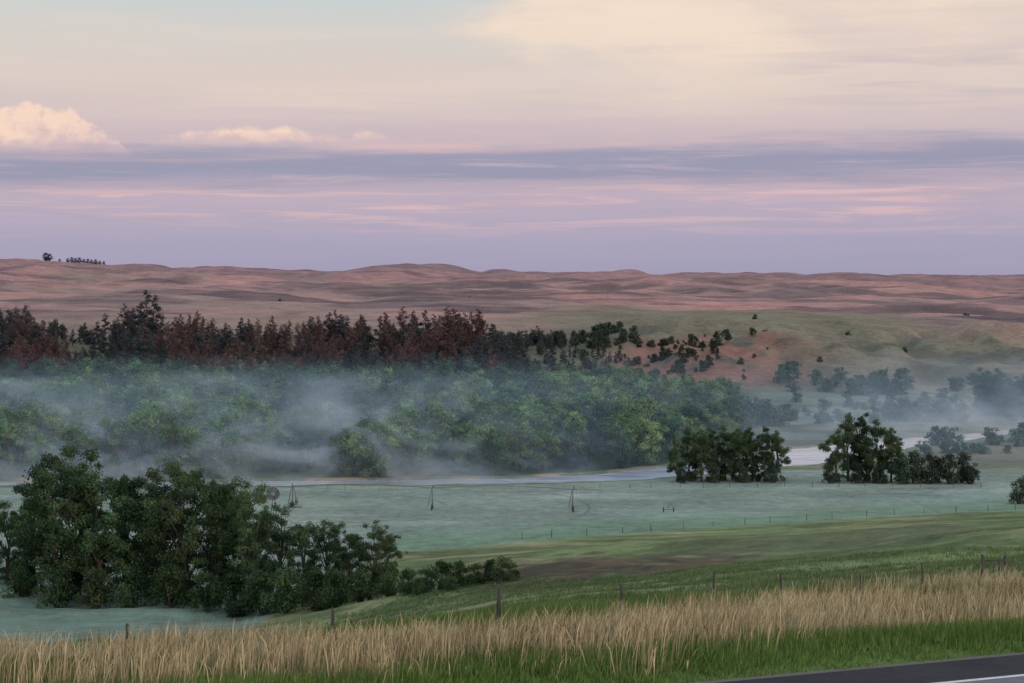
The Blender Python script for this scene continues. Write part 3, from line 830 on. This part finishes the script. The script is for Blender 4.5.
# blue-grey stratus band
bc = t.m('ADD', .0595, t.m('ADD', t.m('MULTIPLY', az, .012), t.m('MULTIPLY', t.m('SUBTRACT', st, .5), .024)))
bd = t.m('SUBTRACT', 1.0, t.ss(t.m('ABSOLUTE', t.m('SUBTRACT', el, bc)), .003, .0145))
bd = t.m('MULTIPLY', bd, t.ss(st2, .22, .52))
c = t.mix(t.m('MULTIPLY', bd, .93), c, s2l(147, 149, 176))
bd2 = t.m('MULTIPLY', t.m('MULTIPLY', t.ss(st, .46, .6), t.ss(st2, .42, .58)), t.m('MULTIPLY', t.ss(el, .022, .034), t.m('SUBTRACT', 1.0, t.ss(el, .060, .085))))
c = t.mix(t.m('MULTIPLY', bd2, .6), c, s2l(161, 159, 184))
# cream upper cloud deck on the right
cr = t.m('ADD', t.m('ADD', t.m('MULTIPLY', az, 1.7), t.m('MULTIPLY', t.m('SUBTRACT', big, .5), 1.5)), t.m('MULTIPLY', t.m('SUBTRACT', el, .115), 3.))
crm = t.m('MULTIPLY', t.ss(cr, -.08, .20), t.ss(e1, .076, .114))
c = t.mix(t.m('MULTIPLY', crm, .92), c, t.mix(t.ss(t.m('ADD', t.m('MULTIPLY', big, .6), t.m('MULTIPLY', st, .4)), .38, .62), s2l(223, 204, 197), s2l(249, 226, 203)))
gy = t.m('MULTIPLY', t.ss(st, .44, .62), t.m('MULTIPLY', t.ss(az, .08, .18), t.m('MULTIPLY', t.ss(el, .078, .09), t.m('SUBTRACT', 1.0, t.ss(el, .105, .13)))))
c = t.mix(t.m('MULTIPLY', gy, .85), c, s2l(186, 176, 188))
veil = t.m('MULTIPLY', t.ss(st, .42, .7), t.m('MULTIPLY', t.ss(el, .078, .09), t.m('SUBTRACT', 1.0, t.ss(el, .12, .16))))
c = t.mix(t.m('MULTIPLY', veil, .5), c, s2l(229, 210, 201))
# cumulus banks
cn = t.noise(t.vec(t.m('MULTIPLY', az, 45.), t.m('MULTIPLY', el, 75.), 2.), 1.0, 6, .6, .2)
cn3 = t.noise(t.vec(t.m('MULTIPLY', az, 110.), t.m('MULTIPLY', el, 130.), 7.), 1.0, 5, .6, .2)
for (a0, hw, b0, hgt) in ((-.237, .046, .067, .0200), (-.268, .04, .067, .0145), (-.128, .056, .0705, .0090), (-.071, .013, .0725, .005), (-.152, .022, .072, .006)):
    dd = t.m('DIVIDE', t.m('SUBTRACT', az, a0), hw)
    bump = t.m('SUBTRACT', 1.0, t.m('MULTIPLY', dd, dd))
    top = t.m('MULTIPLY', bump, hgt)
    cc_ = t.m('ADD', t.m('MULTIPLY', t.m('SUBTRACT', cn, .5), hgt*1.2), t.m('MULTIPLY', t.m('SUBTRACT', cn3, .5), hgt*.4+.002))
    val = t.m('ADD', t.m('SUBTRACT', top, t.m('SUBTRACT', el, b0)), cc_)
    mk = t.m('MULTIPLY', t.ss(val, 0, .004), t.ss(t.m('ADD', el, t.m('MULTIPLY', t.m('SUBTRACT', cn, .5), .008)), b0-.004, b0+.006))
    shade = t.ss(t.m('ADD', t.m('DIVIDE', t.m('SUBTRACT', el, b0), hgt), t.m('MULTIPLY', t.m('SUBTRACT', cn3, .5), 1.8)), -.1, .8)
    c = t.mix(t.m('MULTIPLY', mk, .9), c, t.mix(shade, s2l(214, 188, 190), s2l(251, 217, 196)))
c = t.mix(t.ss(el, .17, .45), c, (.82, .90, 1.02, 1))  # unseen upper sky made brighter to add fill light
c = t.mix(t.m('SUBTRACT', 1.0, t.ss(el, -.03, 0.0)), c, s2l(120, 110, 120))
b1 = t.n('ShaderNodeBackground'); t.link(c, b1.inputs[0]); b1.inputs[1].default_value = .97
sk = t.n('ShaderNodeTexSky', sky_type='NISHITA'); sk.sun_disc = False; sk.sun_elevation = math.radians(SUN_EL); sk.sun_rotation = math.radians(SUN_AZ)
b2 = t.n('ShaderNodeBackground'); t.link(sk.outputs[0], b2.inputs[0]); b2.inputs[1].default_value = .005
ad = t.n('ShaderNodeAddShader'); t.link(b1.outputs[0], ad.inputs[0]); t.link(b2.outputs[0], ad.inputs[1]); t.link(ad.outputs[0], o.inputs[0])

L = bpy.data.lights.new('sun', 'SUN'); L.energy = 1.5; L.angle = math.radians(3); L.color = (1.0, .74, .63)
so = bpy.data.objects.new('sun', L); scene.collection.objects.link(so)
a, e_ = math.radians(SUN_AZ), math.radians(SUN_EL)
dv = Vector((math.sin(a)*math.cos(e_), math.cos(a)*math.cos(e_), math.sin(e_)))
so.rotation_euler = dv.to_track_quat('Z', 'Y').to_euler()

cam = bpy.data.cameras.new('camera'); cam.lens = 70; cam.sensor_width = 36; cam.clip_end = 60000; cam.clip_start = .5
co = bpy.data.objects.new('camera', cam); scene.collection.objects.link(co)
co.location = (0, 0, CAMZ); co.rotation_euler = (math.radians(90)-math.atan(56.5/F), 0, 0)
scene.camera = co
scene.view_settings.view_transform = 'Standard'; scene.view_settings.look = 'None'; scene.view_settings.exposure = 0
